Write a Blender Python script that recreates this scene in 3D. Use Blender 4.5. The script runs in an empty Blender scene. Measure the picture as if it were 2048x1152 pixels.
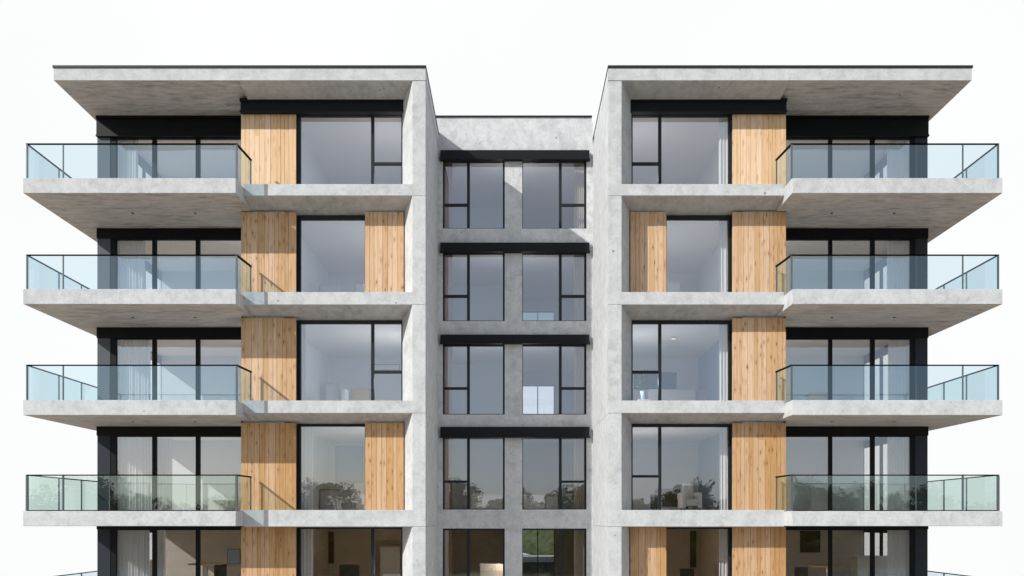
import bpy, math, random
from mathutils import Vector
random.seed(7)
R = math.radians
scn = bpy.context.scene
col = scn.collection

# ------------------------------------------------------------------ survey units
# the building was measured in units of U metres (a storey is 222 units = 3.3 m)
U = 3.3 / 222
D = 1600.0                     # distance eye -> balcony slab fronts, in units
H = 6.2                        # eye height above the ground, metres
VX, HZ = 1027.0, 1040.0
SF, SW, SWOOD, SB, SC = .972, .935, .945, .891, .83   # facade planes: frame, window, cladding, balcony wall, centre
def ux(px, s): return (px - VX) / s
def uz(py, s): return (HZ - py) / s
def uy(s): return D / s
YF, YW, YB, YC = uy(SF), uy(SW), uy(SB), uy(SC)
YREAR, YBACK = 2125.0, 2105.0

def W(x, y, z): return Vector((x * U, y * U, z * U + H))

# ------------------------------------------------------------------ helpers
WORLD = {}                     # world origin of each object
class MB:
    def __init__(s): s.v = []; s.f = []; s.m = []
    def face(s, pts, m=0):
        b = len(s.v); s.v += [Vector(p) for p in pts]; s.f.append(tuple(range(b, b + len(pts)))); s.m.append(m); return s
    def prism(s, poly, ext, m=0):
        """poly: list of world points (a loop), ext: extrusion vector"""
        n = len(poly); b = len(s.v); e = Vector(ext)
        s.v += [Vector(p) for p in poly] + [Vector(p) + e for p in poly]
        s.f.append(tuple(range(b + n - 1, b - 1, -1))); s.m.append(m)
        s.f.append(tuple(range(b + n, b + 2 * n))); s.m.append(m)
        for i in range(n):
            j = (i + 1) % n
            s.f.append((b + i, b + j, b + n + j, b + n + i)); s.m.append(m)
        return s
    def wbox(s, x0, x1, y0, y1, z0, z1, m=0):      # metres
        x0, x1 = min(x0, x1), max(x0, x1); y0, y1 = min(y0, y1), max(y0, y1); z0, z1 = min(z0, z1), max(z0, z1)
        return s.prism([(x0, y0, z0), (x1, y0, z0), (x1, y1, z0), (x0, y1, z0)], (0, 0, z1 - z0), m)
    def box(s, x0, x1, y0, y1, z0, z1, m=0):       # units
        a, b = W(x0, y0, z0), W(x1, y1, z1)
        return s.wbox(a.x, b.x, a.y, b.y, a.z, b.z, m)
    def cyl(s, c, r, h, n=20, r2=None, m=0):
        r2 = r if r2 is None else r2; b = len(s.v); c = Vector(c)
        for rr, zz in ((r, 0), (r2, h)):
            for i in range(n):
                a = 2 * math.pi * i / n; s.v.append(c + Vector((rr * math.cos(a), rr * math.sin(a), zz)))
        s.f.append(tuple(range(b + n - 1, b - 1, -1))); s.f.append(tuple(range(b + n, b + 2 * n))); s.m += [m, m]
        for i in range(n):
            j = (i + 1) % n; s.f.append((b + i, b + j, b + n + j, b + n + i)); s.m.append(m)
        return s
    def bar(s, a, b, w, h, m=0):                   # square bar between two world points
        a, b = Vector(a), Vector(b); d = (b - a).normalized()
        up = Vector((0, 0, 1)) if abs(d.z) < .9 else Vector((0, 1, 0))
        sd = d.cross(up).normalized(); up = sd.cross(d).normalized()
        q = [a + sd * (i * w / 2) + up * (j * h / 2) for i, j in ((-1, -1), (1, -1), (1, 1), (-1, 1))]
        return s.prism(q, b - a, m)

def obj(name, mb, mats, parent=None, bevel=0, origin=None, smooth=False):
    if origin is None:
        xs = [v.x for v in mb.v]; ys = [v.y for v in mb.v]; zs = [v.z for v in mb.v]
        origin = Vector(((min(xs) + max(xs)) / 2, (min(ys) + max(ys)) / 2, min(zs)))
    me = bpy.data.meshes.new(name)
    me.from_pydata([v - origin for v in mb.v], [], mb.f)
    if not isinstance(mats, (list, tuple)): mats = [mats]
    for mm in mats: me.materials.append(mm)
    for p, k in zip(me.polygons, mb.m):
        p.material_index = k; p.use_smooth = smooth
    me.update()
    o = bpy.data.objects.new(name, me); col.objects.link(o)
    o.parent = parent
    o.location = origin - (WORLD[parent.name] if parent else Vector())
    WORLD[o.name] = origin
    if bevel:
        b = o.modifiers.new("edge", 'BEVEL'); b.width = bevel; b.segments = 2; b.limit_method = 'ANGLE'
    return o
def tag(o, label=None, cat=None, group=None, kind=None):
    for k, v in (("label", label), ("category", cat), ("group", group), ("kind", kind)):
        if v: o[k] = v
    return o
def empty(name, loc, label, cat, group=None):
    o = bpy.data.objects.new(name, None); col.objects.link(o)
    o.location = loc; o.empty_display_size = .3; WORLD[o.name] = Vector(loc)
    return tag(o, label, cat, group)

# ------------------------------------------------------------------ materials
def mat(name):
    m = bpy.data.materials.new(name); m.use_nodes = True
    nt = m.node_tree; nt.nodes.clear()
    out = nt.nodes.new('ShaderNodeOutputMaterial')
    return m, nt, out
def N(nt, t, **kw):
    n = nt.nodes.new(t)
    for k, v in kw.items():
        if k in n.inputs: n.inputs[k].default_value = v
        else: setattr(n, k, v)
    return n
def ramp(nt, fac, stops, interp='LINEAR'):
    r = nt.nodes.new('ShaderNodeValToRGB'); r.color_ramp.interpolation = interp
    e = r.color_ramp.elements
    while len(e) < len(stops): e.new(.5)
    for k, (p, c) in zip(e, stops): k.position = p; k.color = (*c, 1) if len(c) == 3 else c
    nt.links.new(fac, r.inputs[0]); return r
def mixc(nt, a, b, fac, mode='MIX'):
    n = nt.nodes.new('ShaderNodeMix'); n.data_type = 'RGBA'; n.blend_type = mode
    for sock, v in ((n.inputs[0], fac), (n.inputs[6], a), (n.inputs[7], b)):
        if hasattr(v, 'links'): nt.links.new(v, sock)
        elif isinstance(v, (int, float)): sock.default_value = v
        else: sock.default_value = (*v, 1)
    return n.outputs[2]
def mathn(nt, op, a, b=0.0, c=0.0, clamp=False):
    n = nt.nodes.new('ShaderNodeMath'); n.operation = op; n.use_clamp = clamp
    for i, v in enumerate((a, b, c)):
        if hasattr(v, 'links'): nt.links.new(v, n.inputs[i])
        else: n.inputs[i].default_value = v
    return n.outputs[0]
def pos(nt, scale=(1, 1, 1), rot=(0, 0, 0), loc=(0, 0, 0)):
    g = nt.nodes.new('ShaderNodeNewGeometry'); mp = nt.nodes.new('ShaderNodeMapping')
    mp.inputs['Scale'].default_value = scale; mp.inputs['Rotation'].default_value = rot; mp.inputs['Location'].default_value = loc
    nt.links.new(g.outputs['Position'], mp.inputs['Vector']); return mp.outputs[0]
def noise(nt, vec, scale, detail=6, rough=.6, dist=0):
    n = N(nt, 'ShaderNodeTexNoise', Scale=scale, Detail=detail, Roughness=rough, Distortion=dist)
    nt.links.new(vec, n.inputs['Vector']); return n.outputs['Fac']

def concrete(name, base=(.55, .565, .575), dark=(.35, .36, .37), streak=(1, 1, 1), rot=(0, 0, 0), rough=.85, mott=1.0, pits=True):
    m, nt, out = mat(name); L = nt.links.new
    p = pos(nt); ps = pos(nt, streak, rot)
    big = noise(nt, ps, .9, 5, .6, .4); mid = noise(nt, ps, 3.2, 7, .68, .3); fine = noise(nt, p, 22, 5, .7)
    f1 = ramp(nt, mid, [(.42, (0, 0, 0)), (.72, (1, 1, 1))]).outputs[0]
    c = mixc(nt, base, dark, mathn(nt, 'MULTIPLY', f1, .92 * mott, clamp=True))
    f2 = ramp(nt, big, [(.35, (0, 0, 0)), (.7, (1, 1, 1))]).outputs[0]
    c = mixc(nt, c, [x * 1.12 for x in base], mathn(nt, 'MULTIPLY', f2, .55))
    # cloudy pale bloom
    bl = noise(nt, pos(nt, (1, 1, 1), (0, 0, 0), (9, 4, 2)), 1.7, 6, .65, .6)
    c = mixc(nt, c, [min(.74, x * 1.2) for x in base], mathn(nt, 'MULTIPLY', ramp(nt, bl, [(.52, (0, 0, 0)), (.75, (1, 1, 1))]).outputs[0], .55))
    # small dark blotches and faint vertical runs
    bt = noise(nt, pos(nt, (1, 1, 1), (0, 0, 0), (3, 7, 5)), 7.5, 6, .7, .5)
    c = mixc(nt, c, [x * .62 for x in base], mathn(nt, 'MULTIPLY', ramp(nt, bt, [(.56, (0, 0, 0)), (.74, (1, 1, 1))]).outputs[0], .55 * mott, clamp=True))
    run = noise(nt, pos(nt, (3.2, 3.2, .35)), 1.6, 4, .6)
    c = mixc(nt, c, [x * .8 for x in base], mathn(nt, 'MULTIPLY', ramp(nt, run, [(.55, (0, 0, 0)), (.75, (1, 1, 1))]).outputs[0], .35))
    f3 = ramp(nt, fine, [(.35, (.90, .90, .90)), (.65, (1.05, 1.05, 1.05))]).outputs[0]
    c = mixc(nt, c, f3, 1.0, 'MULTIPLY')
    hgt = fine
    if pits:
        v = N(nt, 'ShaderNodeTexVoronoi', Scale=1.1); L(p, v.inputs['Vector'])
        v2 = N(nt, 'ShaderNodeTexVoronoi', Scale=6.5); L(p, v2.inputs['Vector'])
        pit = mathn(nt, 'LESS_THAN', v.outputs['Distance'], .045)
        sp = N(nt, 'ShaderNodeSeparateColor'); L(v2.outputs['Color'], sp.inputs[0])
        pit2 = mathn(nt, 'MULTIPLY', mathn(nt, 'LESS_THAN', v2.outputs['Distance'], .09), mathn(nt, 'GREATER_THAN', sp.outputs[0], .9))
        pp = mathn(nt, 'MAXIMUM', pit, mathn(nt, 'MULTIPLY', pit2, .5))
        c = mixc(nt, c, [x * .35 for x in base], mathn(nt, 'MULTIPLY', pp, .8))
    bs = N(nt, 'ShaderNodeBsdfPrincipled', Roughness=rough); L(c, bs.inputs['Base Color'])
    bs.inputs['Specular IOR Level'].default_value = .3
    bp = N(nt, 'ShaderNodeBump', Strength=.35, Distance=.006); L(hgt, bp.inputs['Height']); L(bp.outputs[0], bs.inputs['Normal'])
    L(bs.outputs[0], out.inputs[0]); return m

def plain(name, c, rough=.5, metal=0, var=.12, scale=3, spec=.5):
    m, nt, out = mat(name); L = nt.links.new
    n = noise(nt, pos(nt), scale, 5, .6)
    cc = mixc(nt, [x * (1 - var) for x in c], [min(1, x * (1 + var)) for x in c], n)
    bs = N(nt, 'ShaderNodeBsdfPrincipled', Roughness=rough, Metallic=metal); L(cc, bs.inputs['Base Color'])
    bs.inputs['Specular IOR Level'].default_value = spec
    L(bs.outputs[0], out.inputs[0]); return m

def glass(name, tint, base, refl=(.9, .95, 1.0), wob=.004):
    m, nt, out = mat(name); L = nt.links.new
    bp = N(nt, 'ShaderNodeBump', Strength=1.0, Distance=wob)
    L(noise(nt, pos(nt), .9, 2, .4), bp.inputs['Height'])
    fr = N(nt, 'ShaderNodeLayerWeight', Blend=.5)
    f = mathn(nt, 'MULTIPLY_ADD', mathn(nt, 'POWER', fr.outputs['Facing'], 4.0), .8 - base, base, clamp=True)
    tr = N(nt, 'ShaderNodeBsdfTransparent', Color=(*tint, 1)); gl = N(nt, 'ShaderNodeBsdfGlossy', Color=(*refl, 1), Roughness=.0)
    L(bp.outputs[0], gl.inputs['Normal'])
    mx = N(nt, 'ShaderNodeMixShader'); L(f, mx.inputs[0]); L(tr.outputs[0], mx.inputs[1]); L(gl.outputs[0], mx.inputs[2])
    L(mx.outputs[0], out.inputs[0]); return m

def wood(name, light=(.70, .46, .25), mid=(.50, .29, .125), seed=0.0):
    m, nt, out = mat(name); L = nt.links.new
    g = nt.nodes.new('ShaderNodeNewGeometry'); rnd = g.outputs['Random Per Island']
    off = N(nt, 'ShaderNodeCombineXYZ'); L(mathn(nt, 'MULTIPLY', rnd, 37.0), off.inputs[0]); L(mathn(nt, 'MULTIPLY', rnd, 91.0), off.inputs[2])
    def vec(sc):
        a = N(nt, 'ShaderNodeVectorMath', operation='ADD'); L(g.outputs['Position'], a.inputs[0]); L(off.outputs[0], a.inputs[1])
        mp = N(nt, 'ShaderNodeMapping', Scale=sc); L(a.outputs[0], mp.inputs[0]); return mp.outputs[0]
    grain = noise(nt, vec((60, 60, 1.4)), 1, 8, .66, .25)
    cath = noise(nt, vec((14, 14, .5)), 1, 5, .6, .5)
    c = mixc(nt, mid, light, ramp(nt, grain, [(.30, (0, 0, 0)), (.66, (1, 1, 1))]).outputs[0])
    c = mixc(nt, c, [x * y for x, y in zip(mid, (.72, .64, .55))], mathn(nt, 'MULTIPLY', ramp(nt, cath, [(.56, (0, 0, 0)), (.72, (1, 1, 1))]).outputs[0], .65))
    hsv = N(nt, 'ShaderNodeHueSaturation'); L(c, hsv.inputs['Color'])
    L(mathn(nt, 'MULTIPLY_ADD', rnd, .18, .93), hsv.inputs['Value']); L(mathn(nt, 'MULTIPLY_ADD', rnd, -.25, 1.14), hsv.inputs['Saturation'])
    v = N(nt, 'ShaderNodeTexVoronoi', Scale=1); L(vec((7.5, 7.5, 2.6)), v.inputs['Vector'])
    sp = N(nt, 'ShaderNodeSeparateColor'); L(v.outputs['Color'], sp.inputs[0])
    keep = mathn(nt, 'GREATER_THAN', sp.outputs[1], .25)
    k = mathn(nt, 'MULTIPLY', ramp(nt, v.outputs['Distance'], [(.05, (1, 1, 1)), (.15, (0, 0, 0))]).outputs[0], keep)
    k2 = mathn(nt, 'MULTIPLY', ramp(nt, v.outputs['Distance'], [(.05, (1, 1, 1)), (.42, (0, 0, 0))]).outputs[0], keep)
    c = mixc(nt, hsv.outputs[0], (.30, .14, .045), mathn(nt, 'MULTIPLY', k2, .5))
    c = mixc(nt, c, (.09, .04, .015), mathn(nt, 'MULTIPLY', k, .85))
    bs = N(nt, 'ShaderNodeBsdfPrincipled', Roughness=.62); L(c, bs.inputs['Base Color']); bs.inputs['Specular IOR Level'].default_value = .3
    bp = N(nt, 'ShaderNodeBump', Strength=.3, Distance=.004); L(grain, bp.inputs['Height']); L(bp.outputs[0], bs.inputs['Normal'])
    L(bs.outputs[0], out.inputs[0]); return m

def cloth(name, c, tr=.45):
    m, nt, out = mat(name); L = nt.links.new
    d = N(nt, 'ShaderNodeBsdfDiffuse', Color=(*c, 1)); t = N(nt, 'ShaderNodeBsdfTranslucent', Color=(*c, 1))
    w = noise(nt, pos(nt), 60, 3, .6)
    cc = mixc(nt, [x * .9 for x in c], c, w); L(cc, d.inputs[0]); L(cc, t.inputs[0])
    mx = N(nt, 'ShaderNodeMixShader'); mx.inputs[0].default_value = tr
    L(d.outputs[0], mx.inputs[1]); L(t.outputs[0], mx.inputs[2]); L(mx.outputs[0], out.inputs[0]); return m

def leafm(name, a, b):
    m, nt, out = mat(name); L = nt.links.new
    g = nt.nodes.new('ShaderNodeNewGeometry')
    c = mixc(nt, a, b, g.outputs['Random Per Island'])
    d = N(nt, 'ShaderNodeBsdfDiffuse'); t = N(nt, 'ShaderNodeBsdfTranslucent'); L(c, d.inputs[0]); L(c, t.inputs[0])
    mx = N(nt, 'ShaderNodeMixShader'); mx.inputs[0].default_value = .3
    L(d.outputs[0], mx.inputs[1]); L(t.outputs[0], mx.inputs[2]); L(mx.outputs[0], out.inputs[0]); return m

M = {}
M['conc'] = concrete('pale_concrete')
M['conc_in'] = concrete('smooth_concrete', (.56, .56, .55), (.44, .44, .44), mott=.7)
M['conc_c'] = concrete('blue_grey_concrete', (.61, .62, .63), (.40, .41, .42), mott=1.1)
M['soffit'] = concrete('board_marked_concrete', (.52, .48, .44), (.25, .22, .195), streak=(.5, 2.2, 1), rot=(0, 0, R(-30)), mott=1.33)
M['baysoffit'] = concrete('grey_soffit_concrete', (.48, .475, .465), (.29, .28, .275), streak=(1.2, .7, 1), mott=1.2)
M['joint'] = plain('dark_joint_core', (.10, .10, .10), .9)  # dark core that shows in the column joints
M['black'] = plain('black_steel', (.004, .005, .006), .5, .0, .2, 2, .18)
M['frame'] = plain('anthracite_frame', (.014, .018, .022), .5, 0, .15, 2, .25)
M['post'] = plain('grey_metal_cladding', (.085, .10, .115), .55, .0, .06, 2, .2)
M['rail'] = plain('railing_metal', (.10, .13, .145), .35, .3, .1, 2)
M['post_shade'] = plain('shaded_post_cladding', (.020, .027, .036), .5, .0, .06, 2, .25)  # post cladding with shade put into its colour, for posts out of the sun
M['beam'] = plain('black_beam_paint', (.007, .009, .012), .55, 0, .15, 2, .2)
M['cap'] = plain('roof_flashing', (.02, .025, .028), .5, .0, .1, 2, .25)
M['win'] = glass('window_glass', (.97, .97, .96), .275, (.95, .96, 1.0))
M['bal'] = glass('balustrade_glass', (.825, .93, .965), .14, (.72, .92, 1.0), .0012)
M['bal3'] = glass('tree_tinted_balustrade_glass', (.83, .92, .89), .15, (.85, .97, .95), .0012)  # green of the mirrored trees put into the glass tint
M['cwin'] = glass('clear_window_glass', (.97, .98, .98), .06)
M['rwin'] = glass('blue_tinted_glass', (.72, .80, .90), .1)
M['rwin2'] = glass('dark_tinted_glass', (.20, .30, .38), .1)
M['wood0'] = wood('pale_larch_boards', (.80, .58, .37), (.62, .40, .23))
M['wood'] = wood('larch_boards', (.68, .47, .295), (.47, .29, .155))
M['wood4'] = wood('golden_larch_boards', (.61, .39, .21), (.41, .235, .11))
M['gap'] = plain('cladding_gap', (.05, .03, .018), .9)
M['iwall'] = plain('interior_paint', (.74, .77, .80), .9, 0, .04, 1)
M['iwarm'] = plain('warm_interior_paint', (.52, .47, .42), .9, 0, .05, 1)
M['iceil'] = plain('ceiling_paint', (.90, .88, .87), .9, 0, .03, 1)
M['ifloor'] = plain('oak_floor', (.58, .50, .42), .5, 0, .15, 4)
M['blue'] = plain('blue_grey_paint', (.34, .43, .54), .9, 0, .04, 1)
M['cur'] = cloth('white_sheer', (.88, .88, .89), .22)
M['curb'] = cloth('brown_curtain', (.42, .27, .17), .3)
M['curbe'] = cloth('beige_curtain', (.66, .56, .46), .35)
M['white'] = plain('white_lacquer', (.74, .74, .73), .4, 0, .03)
M['dark'] = plain('charcoal_fabric', (.03, .028, .027), .9, 0, .2, 20)
M['pale'] = plain('pale_fabric', (.55, .56, .57), .9, 0, .08, 20)
M['oak'] = plain('oak_top', (.52, .36, .2), .5, 0, .15, 8)
M['steel'] = plain('brushed_steel', (.4, .4, .4), .3, .9, .1)
M['tv'] = plain('blue_artwork', (.08, .20, .30), .4, 0, .35, 1.5)
M['leaf'] = leafm('leaves', (.035, .060, .016), (.085, .105, .030))
M['leaf2'] = leafm('olive_leaves', (.050, .062, .020), (.11, .115, .035))
M['twig'] = plain('twig_mass', (.075, .08, .03), .95, 0, .7, 3)
M['leaf3'] = leafm('fresh_leaves', (.12, .15, .06), (.26, .28, .12))
M['bank'] = plain('bank_grass', (.085, .10, .04), .95, 0, .75, 3.5)
M['bark'] = plain('bark', (.10, .075, .055), .95, 0, .4, 8)
M['paving'] = plain('warm_paving', (.50, .45, .39), .9, 0, .15, 1.2)
M['grass'] = plain('lawn', (.17, .175, .09), .95, 0, .5, 2.5)
M['road'] = plain('asphalt', (.055, .055, .055), .9, 0, .2, 3)
M['paint'] = plain('road_paint', (.7, .7, .68), .7, 0, .1, 5)

# ------------------------------------------------------------------ ground
def sheet(name, x0, x1, y0, y1, z, m):
    mb = MB().face([(x0, y0, z), (x1, y0, z), (x1, y1, z), (x0, y1, z)])
    return tag(obj(name, mb, m, origin=Vector(((x0 + x1) / 2, (y0 + y1) / 2, z))), kind='structure')
sheet('ground', -900, 900, -900, 84, 0, M['paving'])
sheet('lawn', -600, 600, -800, -13, .004, M['grass'])
sheet('road', -300, 300, -9.5, -2.5, .004, M['road'])
mb = MB()
for i in range(-30, 31): mb.face([(i * 6, -6.07, .008), (i * 6 + 3, -6.07, .008), (i * 6 + 3, -5.93, .008), (i * 6, -5.93, .008)])
tag(obj('road_marking', mb, M['paint']), kind='structure')
mb = MB().wbox(-300, 300, -2.5, -2.35, 0, .12).wbox(-300, 300, -9.65, -9.5, 0, .12)
tag(obj('kerb', mb, M['conc_in'], bevel=.01), kind='structure')

# ------------------------------------------------------------------ building
B = empty('apartment_building', (0, YB * U, 0), 'modern concrete apartment building with two towers, timber panels and glass railed balconies', 'apartment building')
B['label'] = 'modern concrete apartment block with twin towers, timber panels and glass balconies'
FL = ['top', 'second from top', 'third from top', 'fourth from top', 'lowest visible']
ST = [684, 462, 240, 18, -190]            # balcony slab tops
SBt = [654, 432, 210, -12, -220]          # balcony slab undersides
BT = [uz(y, SF) for y in (368, 584, 801, 1020)] + [-188]
BB = [uz(y, SF) for y in (391, 609, 826, 1053)] + [-226]
BZ = [uz(y, SWOOD) for y in (425, 637.5, 847, 1054.5)] + [-229]
CEIL = [893.0] + BZ[:4]                   # ceiling height of bay rooms per floor
RT, RB = uz(132, SF), uz(161, SF)
GZ = -H / U                               # ground in units

PR = random.Random(5)
def quadx(x, y0, y1, z0, z1): return [W(x, y0, z0), W(x, y1, z0), W(x, y1, z1), W(x, y0, z1)]
def quady(y, x0, x1, z0, z1): return [W(x0, y, z0), W(x1, y, z0), W(x1, y, z1), W(x0, y, z1)]

def window(name, x0, x1, z0, z1, y, fw=(3, 3, 3, 3), mull=(), trans=(), dep=7, mm=None, side=False, pane_back=4, gm='win'):
    """frame x0..x1, z0..z1 (units) in plane y; fw = left,right,bottom,top; mull = (a,b) x-ranges; trans = (cell index, z-range)"""
    mm = mm or M['frame']; fm = MB()
    def bx(m_, a, b, y0, y1, c, d):
        if side: m_.box(y0, y1, a, b, c, d)
        else: m_.box(a, b, y0, y1, c, d)
    l, r, bo, t = fw
    bx(fm, x0, x0 + l, y, y + dep, z0, z1); bx(fm, x1 - r, x1, y, y + dep, z0, z1)
    bx(fm, x0 + l, x1 - r, y, y + dep, z0, z0 + bo); bx(fm, x0 + l, x1 - r, y, y + dep, z1 - t, z1)
    f = obj(name, fm, mm, B)
    xs = x0 + l; cells = []
    for a, b in mull:
        q = MB(); bx(q, a, b, y + .3, y + dep - .3, z0 + bo, z1 - t); obj('mullion', q, mm, f); cells.append((xs, a)); xs = b
    cells.append((xs, x1 - r))
    for i, (a, b) in enumerate(cells):
        zs = [z0 + bo]; parts = []
        for ci, c, d in trans:
            if ci == i:
                q = MB(); bx(q, a, b, y + .6, y + dep - .6, c, d); obj('transom', q, mm, f); parts.append((zs[-1], c)); zs.append(d)
        parts.append((zs[-1], z1 - t))
        for c, d in parts:
            q = MB().face(quadx(y + pane_back, a, b, c, d) if side else quady(y + pane_back, a, b, c, d))
            if not side:
                t1, t2 = PR.uniform(-.0035, .0035), PR.uniform(-.003, .003); cx = (q.v[0] + q.v[2]) / 2
                for v in q.v: v.y += (v.x - cx.x) * t1 + (v.z - cx.z) * t2
            obj('pane', q, M[gm], f)
    return f

def boards(x0, x1, y, z0, z1, thick=4, seed=0, m='wood'):
    rnd = random.Random(seed); w = MB(); g = .5
    x = x0
    while x < x1 - 1:
        bw = rnd.choice((8, 9.5, 10.5, 12, 14)); e = min(x1, x + bw)
        if x1 - e < 6: e = x1
        j = rnd.uniform(0, .5)
        # butt joints in some boards
        zs = [z0, z1]
        if rnd.random() < .08: zs = [z0, z0 + (z1 - z0) * rnd.uniform(.15, .85), z1]
        for a, b in zip(zs, zs[1:]):
            w.box(x + g / 2, e - g / 2, y + j, y + thick, a + (.2 if a != z0 else 0), b)
        x = e
    o = obj('timber_cladding', w, M[m], B)
    k = MB().box(x0, x1, y + thick - .6 + 1, y + thick + 1, z0, z1); obj('backing', k, M['gap'], o)
    return o

def flat_room(x0, x1, y0, y1, z0, z1, back_m=None, left_m=None, right_m=None, hole=None, no_left=False, no_right=False):
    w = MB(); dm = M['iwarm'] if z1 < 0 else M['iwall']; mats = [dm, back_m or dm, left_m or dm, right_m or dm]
    if hole:
        a, b, t = hole
        w.face(quady(y1, x0, a, z0, z1), 1).face(quady(y1, b, x1, z0, z1), 1).face(quady(y1, a, b, t, z1), 1)
    else: w.face(quady(y1, x0, x1, z0, z1), 1)
    if not no_left: w.face(quadx(x0, y0, y1, z0, z1), 2)
    if not no_right: w.face(quadx(x1, y0, y1, z0, z1), 3)
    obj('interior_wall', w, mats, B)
    obj('ceiling', MB().face([W(x0, y0, z1), W(x1, y0, z1), W(x1, y1, z1), W(x0, y1, z1)]), M['iceil'], B)
    obj('interior_floor', MB().face([W(x0, y0, z0), W(x1, y0, z0), W(x1, y1, z0), W(x0, y1, z0)]), M['ifloor'], B)

def T(sg, px_l, px_r): return px_l if sg < 0 else px_r     # per tower value

for sg in (-1, 1):
    side = 'left' if sg < 0 else 'right'
    XI = T(sg, ux(851, SF), ux(1217, SF)); XI2 = T(sg, -181.5, 187.5)
    XC = T(sg, ux(825, SF), ux(1243, SF)); XJ = T(sg, ux(805, SW), ux(1263, SW))
    XE = T(sg, -555.5, 557.5)          # slab/band junction
    XS = T(sg, -981, 978)              # slab outer edge
    XR = T(sg, ux(108, SF), ux(1943, SF))
    XO = T(sg, ux(195, SB), ux(1855, SB))
    XWD = T(sg, ux(482, SWOOD), ux(1572, SWOOD))   # outer edge of timber
    XWI = T(sg, ux(592, SWOOD), ux(1465, SWOOD))
    XP = 487 * sg
    # ---- concrete column + inner flank, jointed at every floor
    zz = [RB] + BB[:4] + [-226, GZ]
    def colpoly(i=0):
        k = i * sg
        return [(XI + k, YF + i), (XC, YF + i), (XJ - k, YW), (XJ - k, YBACK + 18), (XI2 + k, YBACK + 18)]
    for a, b in zip(zz, zz[1:]):
        gt = 0 if a == RB else .35
        q = MB().prism([W(x, y, b + .35) for x, y in colpoly()], (0, 0, (a - b - .35 - gt) * U))
        obj('concrete_column', q, M['conc'], B)
    obj('column_core', MB().prism([W(x, y, GZ) for x, y in colpoly(1.3)], (0, 0, (RB - GZ - .2) * U)), M['joint'], B)
    # ---- roof slab (balcony part thin, bay part splayed)
    q = MB().box(XR, XE - 10 * sg * -1, YF, YREAR, RB, RT - 5)
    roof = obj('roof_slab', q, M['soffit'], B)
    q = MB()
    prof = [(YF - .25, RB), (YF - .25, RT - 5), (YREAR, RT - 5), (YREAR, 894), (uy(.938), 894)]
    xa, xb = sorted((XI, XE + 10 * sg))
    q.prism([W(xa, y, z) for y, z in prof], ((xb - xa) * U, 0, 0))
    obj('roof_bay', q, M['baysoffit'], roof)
    # pale fascia in front of the roof edge
    xa, xb = sorted((XI, XR))
    obj('fascia', MB().box(xa, xb, YF - 1.2, YF - .3, RB - .1, RT - 5), M['conc'], roof)
    obj('side_fascia', MB().box(XI - .6 * sg, XI + .2 * sg, YF - 1.2, YREAR, RB - .1, RT - 5), M['conc'], roof)
    obj('roof_flashing', MB().box(min(XI, XR) - 1.6, max(XI, XR) + 1.6, YF - 3, YREAR + 2, RT - 4.8, RT), M['cap'], roof)
    # ---- rear wall
    rx0, rx1 = min(XI2, XO), max(XI2, XO)
    rops = [sorted((XJ + 14 * sg, XP - 14 * sg)), sorted((XP + 110 * sg, XO - 26 * sg))]; rops.sort()
    rtop = {0: 150, 1: 122, 2: 66}
    q = MB(); zlast = RB - .5
    for f in (0, 1, 2):
        zt_ = ST[f] + rtop[f]
        q.box(rx0, rx1, YBACK + 19, YREAR, zt_, zlast)
        xs_ = [rx0] + [v for o_ in rops for v in o_] + [rx1]
        for k in (0, 2, 4): q.box(xs_[k], xs_[k + 1], YBACK + 19, YREAR, ST[f] + 1, zt_)
        for a, b in rops:
            window('rear_window', a, b, ST[f] + 1, zt_, YBACK + 8, (3, 3, 3, 3), mull=[((a + b) / 2 - 1.5, (a + b) / 2 + 1.5)], gm='cwin')  # unseen tower windows, added to let daylight into the upper rooms
        zlast = ST[f] + 1
    q.box(rx0, rx1, YBACK + 19, YREAR, GZ, zlast)
    obj('rear_wall', q, M['conc'], B)
    for f in range(5):
        zt = (RB if f == 0 else SBt[f - 1])          # ceiling above this floor's balcony
        floor = ST[f]
        # balcony slab
        xa, xb = sorted((XS, XE))
        slab = obj('balcony_slab', MB().box(xa, xb, D, 1905, SBt[f], ST[f]), [M['conc']], B, bevel=.008)
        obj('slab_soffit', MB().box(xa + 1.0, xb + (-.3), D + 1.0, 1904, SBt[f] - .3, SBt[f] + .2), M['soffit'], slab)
        for lx, ly in ((811, 1704), (678, 1704)):
            if f < 4:
                lo = Vector(W(sg * lx, ly, SBt[f] - 1.2)); obj('recessed_light', MB().cyl(lo, 0.04, .02, 16), M['black'], slab)
        # interior part of the floor slab
        xa, xb = sorted((XJ, XO))
        obj('floor_slab', MB().box(xa, xb, YB + 12, YBACK + 18, SBt[f] + 2, ST[f] - 1), M['conc_in'], B)
        # bay band
        prof = [(YF, BB[f]), (YF, BT[f]), (YW + 12, BT[f]), (YW + 12, BZ[f])]
        xa, xb = sorted((XC - .1 * sg, XE + .1 * sg))
        band = obj('floor_band', MB().prism([W(xa, y, z) for y, z in prof], ((xb - xa) * U, 0, 0)), M['conc'], B, bevel=.008)
        prof = [(YF + 1, BB[f] - .35 - .0), (YW + 12, BZ[f] - .35), (YW + 12, BZ[f] + .1), (YF + 1, BB[f] + .1)]
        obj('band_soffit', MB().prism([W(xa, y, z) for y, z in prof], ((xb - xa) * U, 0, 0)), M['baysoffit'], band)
        # corner wedge between the splayed jamb and the band
        # ---- timber and bay window
        if f == 0: sw, sd, ztop, wtop = .9335, .930, uz(225, .9335), uz(225, .93)
        else: sw, sd, ztop, wtop = SWOOD, SW, BZ[f - 1] + 1.0, BZ[f - 1]
        yw, yd = uy(sw), uy(sd); wm = 'wood0' if f == 0 else 'wood4' if f > 2 else 'wood'
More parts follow.
